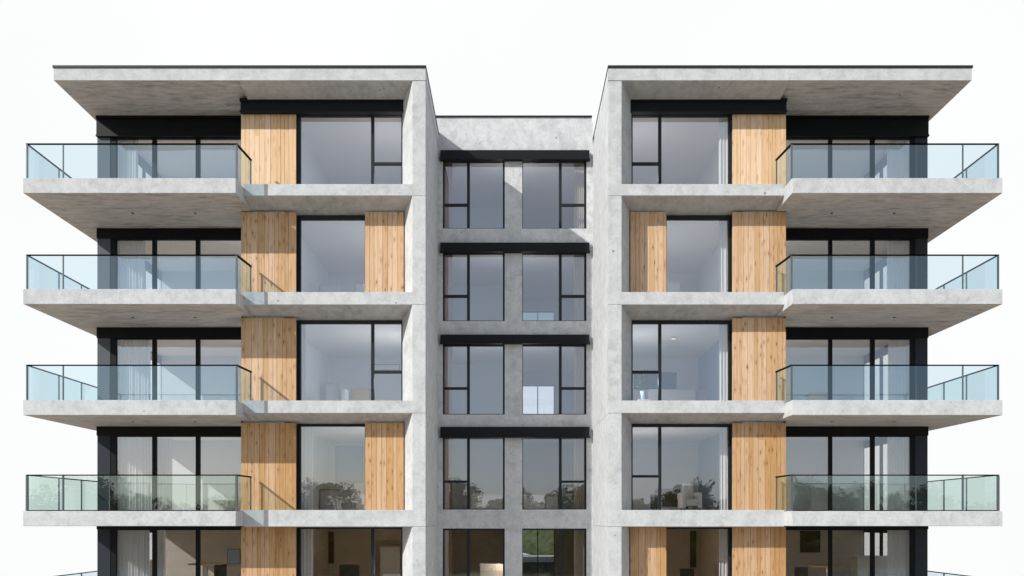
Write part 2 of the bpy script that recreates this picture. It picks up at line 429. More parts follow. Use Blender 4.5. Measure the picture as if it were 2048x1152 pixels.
        a, b = (ux(482, sw), ux(592, sw)) if sg < 0 else (ux(1465, sw), ux(1572, sw))
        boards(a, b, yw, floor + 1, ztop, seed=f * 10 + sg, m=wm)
        twin = (f in (1, 3)) if sg < 0 else (f in (1, 4))      # floors with a second, inner timber panel
        zc = CEIL[f] if f else 868
        if sg < 0:
            L0, R0 = ux(592, sd), ux(804.5, sd)
            if twin:
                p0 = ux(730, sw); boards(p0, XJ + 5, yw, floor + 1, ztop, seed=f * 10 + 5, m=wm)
                window('window', L0, ux(731, sd), floor - 3, wtop, yd, (9.5, 1.5, 3, (8 if f == 1 else 4)))
            else:
                ty = {0: (324, 329), 2: (741, 746.5), 4: (1160, 1166)}[f]
                window('window', L0, R0, floor - 3, wtop, yd, (9.5, 2, 3, {0: 8, 2: 6, 4: 4}[f]),
                       mull=[(ux(742, sd), ux(748, sd))], trans=[(1, uz(ty[1], sd), uz(ty[0], sd))])
        else:
            L0, R0 = ux(1263.5, sd), ux(1465, sd)
            if twin:
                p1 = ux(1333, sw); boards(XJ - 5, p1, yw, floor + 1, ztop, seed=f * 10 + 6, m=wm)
                window('window', ux(1332, sd), R0, floor - 3, wtop, yd, (1.5, 8.5, 3, (8 if f == 1 else 4)))
            else:
                ty = {0: (324, 329), 2: (741, 746.5), 3: (950, 955)}[f]
                window('window', L0, R0, floor - 3, wtop, yd, (2, 8.5, 3, {0: 8, 2: 6, 3: 5}[f]),
                       mull=[(ux(1317, sd), ux(1323, sd))], trans=[(0, uz(ty[1], sd), uz(ty[0], sd))])
        if f == 0:      # steel beam over the top bay
            s0 = .9385; xa, xb = (ux(480, s0), XJ + 2.5) if sg < 0 else (XJ - 2.5, ux(1574, s0))
            y0 = uy(s0); za, zb_ = uz(224.5, s0), uz(200, s0)
            q = MB().box(xa + (1 if sg < 0 else 0), xb - (1 if sg > 0 else 0), y0, y0 + 14, za + 3, zb_ - 4)
            q.box(xa, xb, y0 - 3, y0 + 14, zb_ - 4, zb_ + 3).box(xa, xb, y0 - 3, y0 + 14, za, za + 3)
        obj('steel_beam', q, M['beam'], B)
        # ---- partition behind the timber, side of the timber box
        a, b = sorted((XWD - 1.2 * sg, XP))
        obj('partition_wall', MB().box(a, b, uy(sw) + 6.5, YBACK + 17, floor - .5, (RB - .5 if f == 0 else SBt[f - 1] + 1.5)), M['iwall'], B)
        a, b = sorted((XWD - 1.1 * sg, XWD - .4 * sg))
        obj('side_cladding', MB().box(a, b, uy(sw) + 1, YB + 6, floor, zt - .4), M['black'], B)
        # ---- rooms
        a, b = sorted((XJ - .0 * sg + .5 * sg, XP - .5 * sg))
        kw = dict(right_m=M['blue']) if sg > 0 and f in (2, 3) else {}
        if f < 3: kw['hole'] = (min(rops, key=lambda o_: abs(o_[0]))[0], min(rops, key=lambda o_: abs(o_[0]))[1], ST[f] + rtop[f])
        flat_room(a, b, uy(sd) + 6.5, YBACK, floor - .6, (894 - .6 if f == 0 else BZ[f - 1] - .5), **kw)
        a, b = sorted((XWD, XO - 8 * sg))
        kw = dict(no_left=True) if sg < 0 else dict(no_right=True)
        if f < 3: kw['hole'] = (max(rops, key=lambda o_: abs(o_[0]))[0], max(rops, key=lambda o_: abs(o_[0]))[1], ST[f] + rtop[f])
        flat_room(a, b, YB + 10, YBACK, floor + .2, (RB - .6 if f == 0 else SBt[f - 1] - .6), **kw)
        # ---- balcony glazing
        hy = [(237, 275.5), (453, 477.5), (655, 676.5), (853, 871.5), (1054, 1058.5)][f]
        zh0 = uz(hy[1], SB)
        a, b = sorted((XWD - .5 * sg, T(sg, ux(193, .893), ux(1857, .893))))
        if f == 0:
            q = MB().box(a, b, YB - 5, YB + 8, zh0 + 4, RB - 6)
            q.box(a, b, YB - 8, YB + 8, RB - 6, RB - .4).box(a, b, YB - 8, YB + 8, zh0, zh0 + 4)
        else: q = MB().box(a, b, YB - 4, YB + 8, zh0, zt - .4)
        obj('lintel', q, M['black'], B)
        px = [(221, 232), (304, 312), (391, 399)] if sg < 0 else [(1822, 1830), (1742, 1750), (1658, 1665)]
        fr = [sorted((ux(p, SB), ux(q_, SB))) for p, q_ in px]
        if sg < 0:
            window('sliding_door', fr[0][0], XWD - .5, floor + .3, zh0, YB, (fr[0][1] - fr[0][0], 2, 3, 2.2), mull=[tuple(fr[1]), tuple(fr[2])], mm=M['black'])
        else:
            window('sliding_door', XWD + .5, fr[0][1], floor + .3, zh0, YB, (2, fr[0][1] - fr[0][0], 3, 2.2), mull=[tuple(fr[2]), tuple(fr[1])], mm=M['black'])
        a, b = sorted((XO, T(sg, fr[0][0], fr[0][1])))
        obj('corner_post', MB().box(a, b, YB - 1, YB + 14, floor + .3, zh0 + .5 if f else zh0), M['post' if sg < 0 and f < 3 else 'post_shade'], B, bevel=.006)
        if sg < 0:
            window('side_window', YB + 14.5, YBACK + 18, floor + .3, zt - .6, XO, (4, 4, 4, 20), mull=[(YB + 110, YB + 116), (YB + 215, YB + 221)], side=True, mm=M['black'])
        else:
            window('side_window', YB + 14.5, YBACK + 18, floor + .3, zt - .6, XO - 7, (4, 4, 4, 20), mull=[(YB + 110, YB + 116), (YB + 215, YB + 221)], side=True, mm=M['black'])
        # ---- balustrade
        zr = [756.5, 533, 311.5, 90.5, -120][f]
        yr = uy(.994); X0 = T(sg, -978.5, 975); X1 = T(sg, -557.0, 559.5); X2 = T(sg, -551.5, 552.0); Y2 = uy(.953)
        a, b = sorted((X0, X1))
        q = MB().box(a - 1.6, b + .8, yr - 1.4, yr + 1.4, zr - 1.4, zr + .9)
        q.bar(W(X0, yr - 1.4, zr - .25), W(X0, 1890, zr - .25), 2.8 * U, 2.3 * U)
        q.bar(W(X1, yr, zr - .25), W(X2, Y2 + 3, zr - .25), 3.6 * U, 3.0 * U)
        q.box(a, b, yr - .8, yr + .8, floor + .2, floor + (2.0 if f >= 3 else 1.0))
        q.bar(W(X0, yr, floor + .9), W(X0, 1890, floor + .9), 1.4 * U, 1.4 * U)
        rl = obj('balcony_railing', q, M['rail'], B)
        fx = [X0] + [T(sg, ux(l, .994), ux(r, .994)) for l, r in ((126.5, 1925.5),)] + [T(sg, ux(219, .994), ux(1832, .994))] + [X1]
        th = [1.5, 1.1, .45, 1.6]
        for x, t in zip(fx, th):
            tt = t * (1.35 if f == 3 else 1)
            obj('railing_post', MB().box(x - tt, x + tt, yr - tt, yr + tt, floor + .2, zr - 1.4), M['rail'], rl)
        for x0_, x1_ in zip(fx, fx[1:]):
            obj('glass_panel', MB().face(quady(yr, x0_, x1_, floor + .3, zr - 1.2)), M['bal3' if f == 3 else 'bal'], rl)
        ys = [yr, 1722, 1812, 1889]
        for y0_, y1_ in zip(ys, ys[1:]):
            obj('glass_panel', MB().face(quadx(X0, y0_, y1_, floor + .3, zr - 1.2)), M['bal3' if f == 3 else 'bal'], rl)
            obj('railing_post', MB().box(X0 - 1.1, X0 + 1.1, y1_ - 1.1, y1_ + 1.1, floor + .2, zr - 1.4), M['rail'], rl)
        obj('railing_post', MB().box(X2 - 1.2, X2 + 1.2, Y2 - 1.2, Y2 + 1.2, floor - 2, zr - 1.4), M['rail'], rl)
        obj('glass_panel', MB().face([W(X1, yr, floor + .3), W(X2, Y2, floor + .3), W(X2, Y2, zr - 1.2), W(X1, yr, zr - 1.2)]), M['bal3' if f == 3 else 'bal'], rl)
    # ground storey below the lowest slab
    a, b = sorted((XJ, XO))
    obj('ground_storey_wall', MB().box(a, b, YB + 4, YBACK + 18, GZ, SBt[4] - .5), M['conc'], B)

# ------------------------------------------------------------------ centre block
XL, XRt = -185.0, 191.0
hdr = [(300, 319), (485, 503.5), (669, 687), (853.5, 875)]
win = [(319.5, 457), (504, 642), (688, 829), (876, 1019), (1057, 1196)]
bands = [(233, 300), (457, 485), (642, 669), (829, 853.5), (1019, 1057), (1196, 1240)]
wx = [(885.5, 1009.5), (1044.5, 1173)]
q = MB()
q.box(ux(871, SC), XRt - 2.5, YC, YREAR + 300, uz(246, SC), uz(233, SC) - 2)     # parapet top
for i, (a, b) in enumerate(bands):
    z1 = uz(246 if i == 0 else a, SC)
    q.box(XL, XRt, YC, YC + 26, uz(b, SC), z1)
for i, (a, b) in enumerate(win):
    z0, z1 = uz(b, SC), uz(bands[i][1], SC)
    q.box(XL, ux(wx[0][0], SC), YC, YC + 26, z0, z1); q.box(ux(wx[0][1], SC), ux(wx[1][0], SC), YC, YC + 26, z0, z1); q.box(ux(wx[1][1], SC), XRt, YC, YC + 26, z0, z1)
q.box(XL, XRt, YC, YC + 26, GZ, uz(1240, SC))
obj('centre_wall', q, M['conc_c'], B)
obj('roof_flashing', MB().box(ux(871, SC) - 1, XRt - 2, YC - 3, YREAR + 302, uz(233, SC) - 2, uz(233, SC) + 1.2), M['cap'], B)
obj('centre_flank_wall', MB().box(XL - 12, XL, YREAR, YREAR + 300, GZ, uz(246, SC) - .2).box(XRt, XRt + 8, YREAR, YREAR + 300, GZ, uz(246, SC) - .2), M['conc'], B)
for a, b in hdr:
    s0 = .8350; y0 = uy(s0)
    q = MB().box(ux(880.5, s0), ux(1179, s0), y0, YC - .2, uz(b, s0) + 2.5, uz(a, s0) + 0)
    q.box(ux(879, s0), ux(1180.5, s0), y0 - 2.5, YC - .2, uz(b, s0), uz(b, s0) + 2.5)
    obj('steel_beam', q, M['beam'], B)
tr_y = [(407, 411.5), (589.5, 594.5), (774, 779), (961, 965.5), None]
YCW = YC + 3; sC = D / YCW
for i, (a, b) in enumerate(win):
    z0, z1 = uz(b, SC), uz(bands[i][1], SC)
    zt_ = z1 if i == 4 else uz(a, SC) + 4
    tl = [(0, uz(tr_y[i][1], sC), uz(tr_y[i][0], sC))] if tr_y[i] else []
    tr = [(1, uz(tr_y[i][1], sC), uz(tr_y[i][0], sC))] if tr_y[i] else []
    window('window', ux(wx[0][0], SC), ux(wx[0][1], SC), z0, zt_, YCW, (4, 4.5, 2, 8 if i < 3 else 4), mull=[(ux(934, sC), ux(939.5, sC))], trans=tl)
    window('window', ux(wx[1][0], SC), ux(wx[1][1], SC), z0, zt_, YCW, (1.5, 5, 2, 8 if i < 3 else 4), mull=[(ux(1118, sC), ux(1123.5, sC))], trans=tr)
    # rooms left and right of a central partition
    fz, cz = z0 - 2, uz(bands[i][1], SC) - 2
    YR = D / .66
    flat_room(XL + 1, -6, YCW + 8, YR - 150, fz, cz)
    top = {0: None, 1: 632, 2: 408, 3: None, 4: -14}[i]
    flat_room(4, XRt - 1, YCW + 8, YR, fz, cz if i != 4 else -10, hole=(22, 124, min(top, cz - 4)) if top else None)
    if top:
        rw = window('rear_window', 22, 124, fz, min(top, cz - 4), YR, (2, 2, 2, 2), mull=[(72, 75)], gm='rwin2' if i == 1 else 'rwin')
    if i: obj('floor_slab', MB().box(XL, XRt, YC + 26.2, YR + 20, uz(bands[i][1], SC) - 1.5, uz(bands[i][0], SC) - 2.6), M['conc_in'], B)

# ------------------------------------------------------------------ curtains
def curtain(x0, x1, y, z0, z1, m, label, group, amp=2.2, wave=7.0, taper=0):
    n = max(24, int(abs(x1 - x0) / wave * 10)); rnd = random.Random(label); ph = rnd.uniform(0, 6)
    mb = MB(); rows = 8
    for r_ in range(rows + 1):
        t = r_ / rows
        for i in range(n + 1):
            u_ = i / n; x = x0 + (x1 - x0) * u_ * (1 + taper * (1 - t))
            yy = y + amp * math.sin(u_ * (x1 - x0) / wave * 6.28 + ph + .5 * math.sin(3 * u_ + ph)) * (.75 + .25 * (1 - t)) + .5 * amp * math.sin(u_ * 31 + ph)
            mb.v.append(W(x, yy, z0 + (z1 - z0) * t))
    for r_ in range(rows):
        for i in range(n):
            a = r_ * (n + 1) + i; mb.f.append((a, a + 1, a + n + 2, a + n + 1)); mb.m.append(0)
    o = obj('curtain', mb, m, smooth=True); return tag(o, label, 'curtain', group)
FN = ['top floor', 'second floor from the top', 'middle floor', 'second lowest floor shown', 'lowest floor shown']
for f in range(5):
    fl = ST[f]; ct = (RB if f == 0 else SBt[f - 1])
    ztop = uz([275.5, 477.5, 676.5, 871.5, 1058.5][f], SB) + 4
    cb = (868 if f == 0 else BZ[f - 1] - 2)
    # bay windows
    curtain(ux(1438, .925), ux(1462, .925), uy(.925), fl, cb, M['cur'], f'white folded curtain at right edge of right tower bay window, {FN[f]}', 'white curtains in the bay windows', taper=-.0)
    if f in (2, 3, 4):
        curtain(ux(600, .925), ux(626 if f > 2 else 612, .925), uy(.925), fl, cb, M['cur'], f'white folded curtain at left edge of left tower bay window, {FN[f]}', 'white curtains in the bay windows')
    # balcony doors, outer corner
    w_ = [275, 290, 300, 306, 300][f]
    curtain(ux(232, .883), ux(w_, .883), uy(.883), fl + 1, ztop, M['cur'], f'white curtain at outer corner of left balcony glazing, {FN[f]}', 'white curtains behind the balcony doors')
    curtain(ux(1775, .883), ux(1820, .883), uy(.883), fl + 1, ztop, M['cur'], f'white curtain at outer corner of right balcony glazing, {FN[f]}', 'white curtains behind the balcony doors')
    z0 = uz(win[f][1], SC); z1 = uz(bands[f][1], SC) - 3
    curtain(ux(887, .815), ux(905, .815), uy(.815), z0, z1, M['curb'], f'brown curtain at left edge of central left window, {FN[f]}', 'brown curtains in the central windows', amp=1.2, wave=4)
    curtain(ux(1148, .815), ux(1170, .815), uy(.815), z0, z1, M['curbe'], f'beige curtain at right edge of central right window, {FN[f]}', 'beige curtains in the central windows', amp=1.6, wave=5)
curtain(ux(312, .87), ux(345, .87), uy(.87), ST[3] + 1, 188, M['cur'], 'white curtain behind middle pane of left balcony glazing, second lowest floor shown', 'white curtains behind the balcony doors')
curtain(ux(312, .87), ux(330, .87), uy(.87), ST[4] + 1, -20, M['cur'], 'white curtain behind middle pane of left balcony glazing, lowest floor shown', 'white curtains behind the balcony doors')

# ------------------------------------------------------------------ furniture
def cabinet(x0, x1, s, ytop, floor, label, m='white', depth=40, cat='cabinet'):
    a, b = ux(x0, s), ux(x1, s); y = uy(s); zt = uz(ytop, s)
    e = empty('cabinet', W((a + b) / 2, y + depth / 2, floor), label, cat)
    obj('body', MB().box(a, b, y + 1.5, y + depth, floor, zt - 3), M[m], e, bevel=.004)
    obj('worktop', MB().box(a - 1, b + 1, y, y + depth + 1, zt - 3, zt), M['oak'] if m != 'white' else M['white'], e, bevel=.004)
    n = max(1, int((b - a) / 32))
    for i in range(n):
        xa = a + (b - a) * i / n + .8; xb = a + (b - a) * (i + 1) / n - .8
        obj('door', MB().box(xa, xb, y + .2, y + 1.4, floor + 5, zt - 4.5), M[m], e)
def round_table(px, s, ytop, floor, r, label):
    c = W(ux(px, s), uy(s), floor); zt = uz(ytop, s) * U + H
    e = empty('round_table', c, label, 'table')
    obj('table_top', MB().cyl((c.x, c.y, zt - .035), r, .035, 40), M['oak'], e, bevel=.006)
    obj('pedestal', MB().cyl((c.x, c.y, c.z + .03), .05, zt - c.z - .065, 20), M['steel'], e)
    obj('base', MB().cyl((c.x, c.y, c.z), .30, .03, 32), M['steel'], e)
def chair(px, s, floor, label, m='dark', w=.46, seat=.62, back=1.1, rz=0):
    c = W(ux(px, s), uy(s), floor); e = empty('chair', c, label, 'chair')
    x, y, z = c
    obj('seat', MB().wbox(x - w / 2, x + w / 2, y - w / 2, y + w / 2, z + seat - .06, z + seat), M[m], e, bevel=.02)
    obj('backrest', MB().wbox(x - w / 2, x + w / 2, y - w / 2 - .02, y - w / 2 + .05, z + seat + .02, z + back), M[m], e, bevel=.02)
    for i in (-1, 1):
        for j in (-1, 1):
            obj('leg', MB().bar((x + i * (w / 2 + .02), y + j * (w / 2 + .02), z), (x + i * (w / 2 - .04), y + j * (w / 2 - .04), z + seat - .05), .03, .03), M['frame'], e)
def armchair(px, s, floor, label, m='pale', w=.85, back=.95):
    c = W(ux(px, s), uy(s), floor); e = empty('armchair', c, label, 'armchair'); x, y, z = c; d = .8
    obj('seat', MB().wbox(x - w / 2 + .15, x + w / 2 - .15, y - d / 2, y + d / 2 - .15, z + .2, z + .45), M[m], e, bevel=.04)
    obj('backrest', MB().wbox(x - w / 2 + .15, x + w / 2 - .15, y + d / 2 - .15, y + d / 2, z + .2, z + back), M[m], e, bevel=.04)
    for i in (-1, 1):
        obj('armrest', MB().wbox(x + i * (w / 2 - .075) - .075, x + i * (w / 2 - .075) + .075, y - d / 2, y + d / 2, z + .12, z + .68), M[m], e, bevel=.04)
        for j in (-1, 1):
            obj('leg', MB().cyl((x + i * (w / 2 - .1), y + j * (d / 2 - .1), z), .02, .14, 10), M['frame'], e)
def picture(x0, x1, y0, y1, s, label, m='tv', cat='picture'):
    a, b = ux(x0, s), ux(x1, s); y = uy(s)
    o = obj('picture', MB().box(a, b, y - 2, y - .3, uz(y1, s), uz(y0, s)), M['frame']); tag(o, label, cat)
    obj('canvas', MB().box(a + 1.2, b - 1.2, y - 2.4, y - 2, uz(y1, s) + 1.2, uz(y0, s) - 1.2), M[m], o)
SBK = D / YBACK + .0005
cabinet(640, 672, .80, 978, ST[3], 'tall beige cabinet in left tower bay window, second lowest floor shown', 'pale')
cabinet(712, 729, .86, 988, ST[3], 'low white cabinet by timber panel in left tower bay window, second lowest floor shown')
cabinet(942, 1004, .76, 990, uz(1019, SC) - 2, 'long white sideboard in central left window, second lowest floor shown')
cabinet(1047, 1091, .76, 990, uz(1019, SC) - 2, 'white sideboard in central right window, second lowest floor shown')
cabinet(1093, 1116, .77, 990, uz(1019, SC) - 2, 'grey sideboard beside a white one in central right window, second lowest floor shown', 'pale')
cabinet(1622, 1656, .80, 999, ST[3], 'white sideboard in right balcony room, second lowest floor shown')
armchair(1379, .86, ST[3], 'white armchair by the curtain in right tower bay window, second lowest floor shown', 'white', .7, 1.0)
armchair(1338, .84, ST[3], 'dark armchair left of a white one in right tower bay window, second lowest floor shown', 'dark', 1.2, .85)
armchair(1413, .80, ST[4] * 0 + ST[2], 'pale armchair by the curtain in right tower bay window, middle floor', 'pale', .9, 1.3)
cabinet(1296, 1390, .80, 779, ST[2], 'long white cabinet in right tower bay window, middle floor')
picture(1268, 1352, 745, 778, SBK, 'blue picture on rear wall of right tower bay room, middle floor')
cabinet(683, 690, .86, 777, ST[2], 'narrow white cabinet in left tower bay window, middle floor')
cabinet(652, 668, .80, 766, ST[2], 'tall pale cabinet left of centre in left tower bay window, middle floor', 'pale')
cabinet(640, 676, .80, 569, ST[1], 'low white cabinet in left tower bay window, second floor from the top')
cabinet(712, 728, .86, 564, ST[1], 'narrow pale cabinet by timber panel in left tower bay window, second floor from the top', 'pale')
picture(742, 800, 729, 741, SBK, 'long pale picture on rear wall of left tower bay room, middle floor', 'white')
cabinet(1335, 1360, .80, 563, ST[1], 'low white cabinet in right tower bay window, second floor from the top')
round_table(412, .83, 1127, ST[4], .62, 'round oak bar table in left balcony room, lowest floor shown')
round_table(1655, .84, 1131, ST[4], .62, 'round oak bar table in right balcony room, lowest floor shown')
chair(1598, .83, ST[4], 'dark bar chair by round table in right balcony room, lowest floor shown', back=1.15)
armchair(695, .85, ST[4], 'black high backed armchair in left tower bay window, lowest floor shown', 'dark', 1.0, 1.25)
armchair(780, .90, ST[4], 'white armchair by the column in left tower bay window, lowest floor shown', 'white', .9, 1.02)
chair(1371, .84, ST[4], 'black chair in right tower bay window, lowest floor shown', w=.5, back=1.12)
cabinet(425, 470, .79, 1000, ST[3], 'white sideboard in left balcony room, second lowest floor shown')
picture(672, 726, 893, 965, SBK, 'large pale blue panel on rear wall of left tower bay room, second lowest floor shown', 'blue')
# more furniture
cabinet(704, 738, .80, 776, ST[2], 'oak topped low cabinet left of the mullion in left tower bay window, middle floor', 'oak')
cabinet(1622, 1660, .82, 784, ST[2], 'oak topped cabinet behind glass railing in right balcony room, middle floor', 'oak')
cabinet(760, 800, .78, 1092, ST[4], 'tall pale cabinet behind a white armchair in left tower bay window, lowest floor shown', 'pale')
cabinet(245, 300, .80, 1120, ST[4], 'white sideboard behind the curtain in left balcony room, lowest floor shown')
cabinet(1715, 1800, .80, 1112, ST[4], 'long white sideboard in right balcony room, lowest floor shown')
cabinet(960, 1008, .80, 1128, ST[4], 'white sideboard in central left window, lowest floor shown')
picture(455, 481, 1098, 1128, SBK, 'blue grey picture on rear wall of left balcony room, lowest floor shown', 'blue')
picture(648, 668, 1064, 1127, SBK, 'tall dark brown panel on rear wall of left tower bay room, lowest floor shown', 'gap')
picture(1380, 1392, 1062, 1135, SBK, 'narrow dark brown panel on rear wall of right tower bay room, lowest floor shown', 'gap')
picture(1600, 1640, 1062, 1105, SBK, 'dark picture on rear wall of right balcony room, lowest floor shown', 'gap')
armchair(1445, .80, ST[3], 'dark armchair behind the curtain in right tower bay window, second lowest floor shown', 'dark', .8, .9)
chair(445, .80, ST[4], 'dark bar chair by round table in left balcony room, lowest floor shown', back=1.2)
# vase with plant
c = W(ux(1286, .86), uy(.86), uz(800, .86)); tz = c.z
e = empty('vase_plant', c, 'small leafy plant in blue vase in right tower bay window, middle floor', 'plant')
obj('stand', MB().wbox(c.x - .2, c.x + .2, c.y - .2, c.y + .2, ST[2] * U + H, c.z), M['white'], e)
obj('vase', MB().cyl(c, .07, .3, 20, .10), M['blue'], e)
rnd = random.Random(3); lf = MB()
for i in range(140):
    p = c + Vector((rnd.gauss(0, .17), rnd.gauss(0, .12), .45 + rnd.uniform(0, .55))); a = Vector((rnd.uniform(-1, 1), rnd.uniform(-1, 1), rnd.uniform(-1, 1))).normalized(); b = a.orthogonal().normalized()
    lf.face([p - a * .05, p - b * .02, p + a * .05, p + b * .02])
obj('leaves', lf, M['leaf'], e)

# ------------------------------------------------------------------ trees (behind the viewer, mirrored in the lower panes)
def tree_meshes(seed, h, rad, n=2600):
    rnd = random.Random(seed); tr = MB(); cr = MB()
    base = Vector((0, 0, 0)); pts = [base]
    for i in range(5): pts.append(Vector((rnd.uniform(-.15, .15) * i * .5, rnd.uniform(-.15, .15) * i * .5, h * .16 * (i + 1))))
    for i, (a, b) in enumerate(zip(pts, pts[1:])):
        r0 = .20 * (1 - i * .16); r1 = .20 * (1 - (i + 1) * .16)
        d = b - a; k = len(tr.v); m_ = 8
        for c_, rr in ((a, r0), (b, r1)):
            for j in range(m_): tr.v.append(c_ + Vector((rr * math.cos(j * .785), rr * math.sin(j * .785), 0)))
        for j in range(m_): tr.f.append((k + j, k + (j + 1) % m_, k + m_ + (j + 1) % m_, k + m_ + j)); tr.m.append(0)
    cl = []
    for i in range(30):
        a = rnd.uniform(0, 6.28); rr = rad * math.sqrt(rnd.random()) * .8; z = h * rnd.uniform(.25, .95); sh = 1 - abs(z / h - .55) * 1.2
        c_ = Vector((rr * sh * math.cos(a), rr * sh * math.sin(a), z)); cl.append((c_, rad * rnd.uniform(.16, .36)))
        st = pts[min(5, 2 + int(rnd.random() * 4))]; tr.bar(st, c_, .05, .05)
    for i in range(n):
        c_, r_ = cl[rnd.randrange(len(cl))]
        d = Vector((rnd.gauss(0, 1), rnd.gauss(0, 1), rnd.gauss(0, 1))).normalized() * r_ * (rnd.random() ** .4)
        p = c_ + d; a = Vector((rnd.uniform(-1, 1), rnd.uniform(-1, 1), rnd.uniform(-1, 1))).normalized(); b = a.orthogonal().normalized(); s_ = rnd.uniform(.10, .2)
        cr.face([p - a * s_, p - b * s_ * .6, p + a * s_, p + b * s_ * .6])
    return tr, cr
rnd = random.Random(11)
protos = []
spots = [(-54 + 2.25 * i + rnd.uniform(-.8, .8), -41 - 7 * (i % 3) + rnd.uniform(-2, 2)) for i in range(49)]
rnd.shuffle(spots)
for k in range(4):
    h = (10.6, 9.6, 12.0, 8.8)[k]; tr, cr = tree_meshes(50 + k, h, (4.0, 4.4, 3.4, 4.2)[k], 5200)
    x, y = spots[k]
    e = empty('tree', (x, y, 0), 'leafy tree mirrored in the lower window panes', 'tree', 'trees mirrored in the panes')
    t = obj('trunk', tr, M['bark'], None, origin=Vector((0, 0, 0))); c_ = obj('crown', cr, M['leaf' if k % 2 else 'leaf2'], None, origin=Vector((0, 0, 0)))
    for o in (t, c_): o.parent = e; o.location = (0, 0, 0)
    protos.append((e, t, c_))
for i, (x, y) in enumerate(spots[4:]):
    e0, t0, c0 = protos[rnd.randrange(4)]
    e = e0.copy(); col.objects.link(e); e.location = (x, y, 0); e.rotation_euler = (0, 0, rnd.uniform(0, 6)); s_ = rnd.uniform(.78, 1.04); e.scale = (s_ * 1.2, s_ * 1.2, s_)
    for o in (t0, c0):
        c_ = o.copy(); col.objects.link(c_); c_.parent = e
def hedge(x0, x1, y, h, dep, n, seed, label, name='hedge', sz=1.0, lm='leaf2'):
    rnd = random.Random(seed); mb = MB()
    for i in range(n):
        p = Vector((rnd.uniform(x0, x1), y + rnd.uniform(-dep, dep) / 2, 0)); hh = h * (1 + .12 * math.sin(p.x * 1.3) + .1 * math.sin(p.x * 3.1)); p.z = hh * rnd.random() ** .7
        a = Vector((rnd.uniform(-1, 1), rnd.uniform(-1, 1), rnd.uniform(-1, 1))).normalized(); b = a.orthogonal().normalized(); s_ = rnd.uniform(.10, .19) * sz
        mb.face([p - a * s_, p - b * s_ * .7, p + a * s_, p + b * s_ * .7])
    xs = [x0 + (x1 - x0) * i / 60 for i in range(61)]
    for k in (-1, 1):       # dark inner mass of twigs
        for a, b in zip(xs, xs[1:]):
            f_ = lambda x: h * (.86 + .12 * math.sin(x * 1.3) + .1 * math.sin(x * 3.1))
            mb.face([(a, y + k * .3, 0), (b, y + k * .3, 0), (b, y + k * .3, f_(b)), (a, y + k * .3, f_(a))], 1)
    o = obj(name, mb, [M[lm], M['twig']]); tag(o, label, 'hedge' if name == 'hedge' else 'woodland')
    if name != 'hedge': o['kind'] = 'stuff'
hedge(-55, 55, -33, 4.2, 2.4, 60000, 1, 'long dense green hedge mirrored in the lower window panes')
hedge(-95, 95, -64, 7.7, 5, 42000, 4, 'far off belt of dense woodland mirrored in the lower panes', 'woodland', 1.9)

# grassy bank with a path behind the building, seen through the lowest central window
tag(obj('terrace', MB().wbox(-8, 14, 38, 46, 0, 4.2), M['road']), kind='structure')
tag(obj('path', MB().wbox(-8, 14, 43.6, 45.2, 4.2, 4.206), M['paving']), kind='structure')
bk = MB(); rnd = random.Random(9); nx, ny = 66, 60; b0 = []
for j in range(ny + 1):
    for i in range(nx + 1):
        bk.v.append(Vector((-8 + 22 * i / nx, 46 + 15 * j / ny, 4.2 + 3.2 * j / ny + (rnd.uniform(0, .28) if 0 < j < ny else 0) + .25 * math.sin(i * .35 + j * .2))))
for j in range(ny):
    for i in range(nx):
        a = j * (nx + 1) + i; bk.f.append((a, a + 1, a + nx + 2, a + nx + 1)); bk.m.append(0)
tag(obj('grass_bank', bk, M['bank']), kind='structure')

# ------------------------------------------------------------------ ceiling strips that are lit in the rooms
m_, nt_, out_ = mat('warm_lamp'); em = N(nt_, 'ShaderNodeEmission', Strength=1.4, Color=(1, .80, .58, 1)); nt_.links.new(em.outputs[0], out_.inputs[0]); M['lamp'] = m_
def strip(x, y, z, w_, label):
    c = W(x, y, z); e = empty('ceiling_light', c - Vector((0, 0, .06)), label, 'ceiling light', 'lit ceiling strips')
    obj('housing', MB().wbox(c.x - w_ / 2, c.x + w_ / 2, c.y - .05, c.y + .05, c.z - .05, c.z - .01), M['white'], e)
    obj('diffuser', MB().wbox(c.x - w_ / 2 + .02, c.x + w_ / 2 - .02, c.y - .035, c.y + .035, c.z - .065, c.z - .051), M['lamp'], e)
strip(ux(655, .84), uy(.84), BZ[3] - 1, .55, 'lit ceiling strip in left tower bay room, lowest floor shown')
strip(ux(465, .84), uy(.84), SBt[3] - 1, .6, 'lit ceiling strip in left balcony room, lowest floor shown')
strip(ux(1347, .86), uy(.86), BZ[1] - 1, .16, 'small lit ceiling fitting in right tower bay room, middle floor')

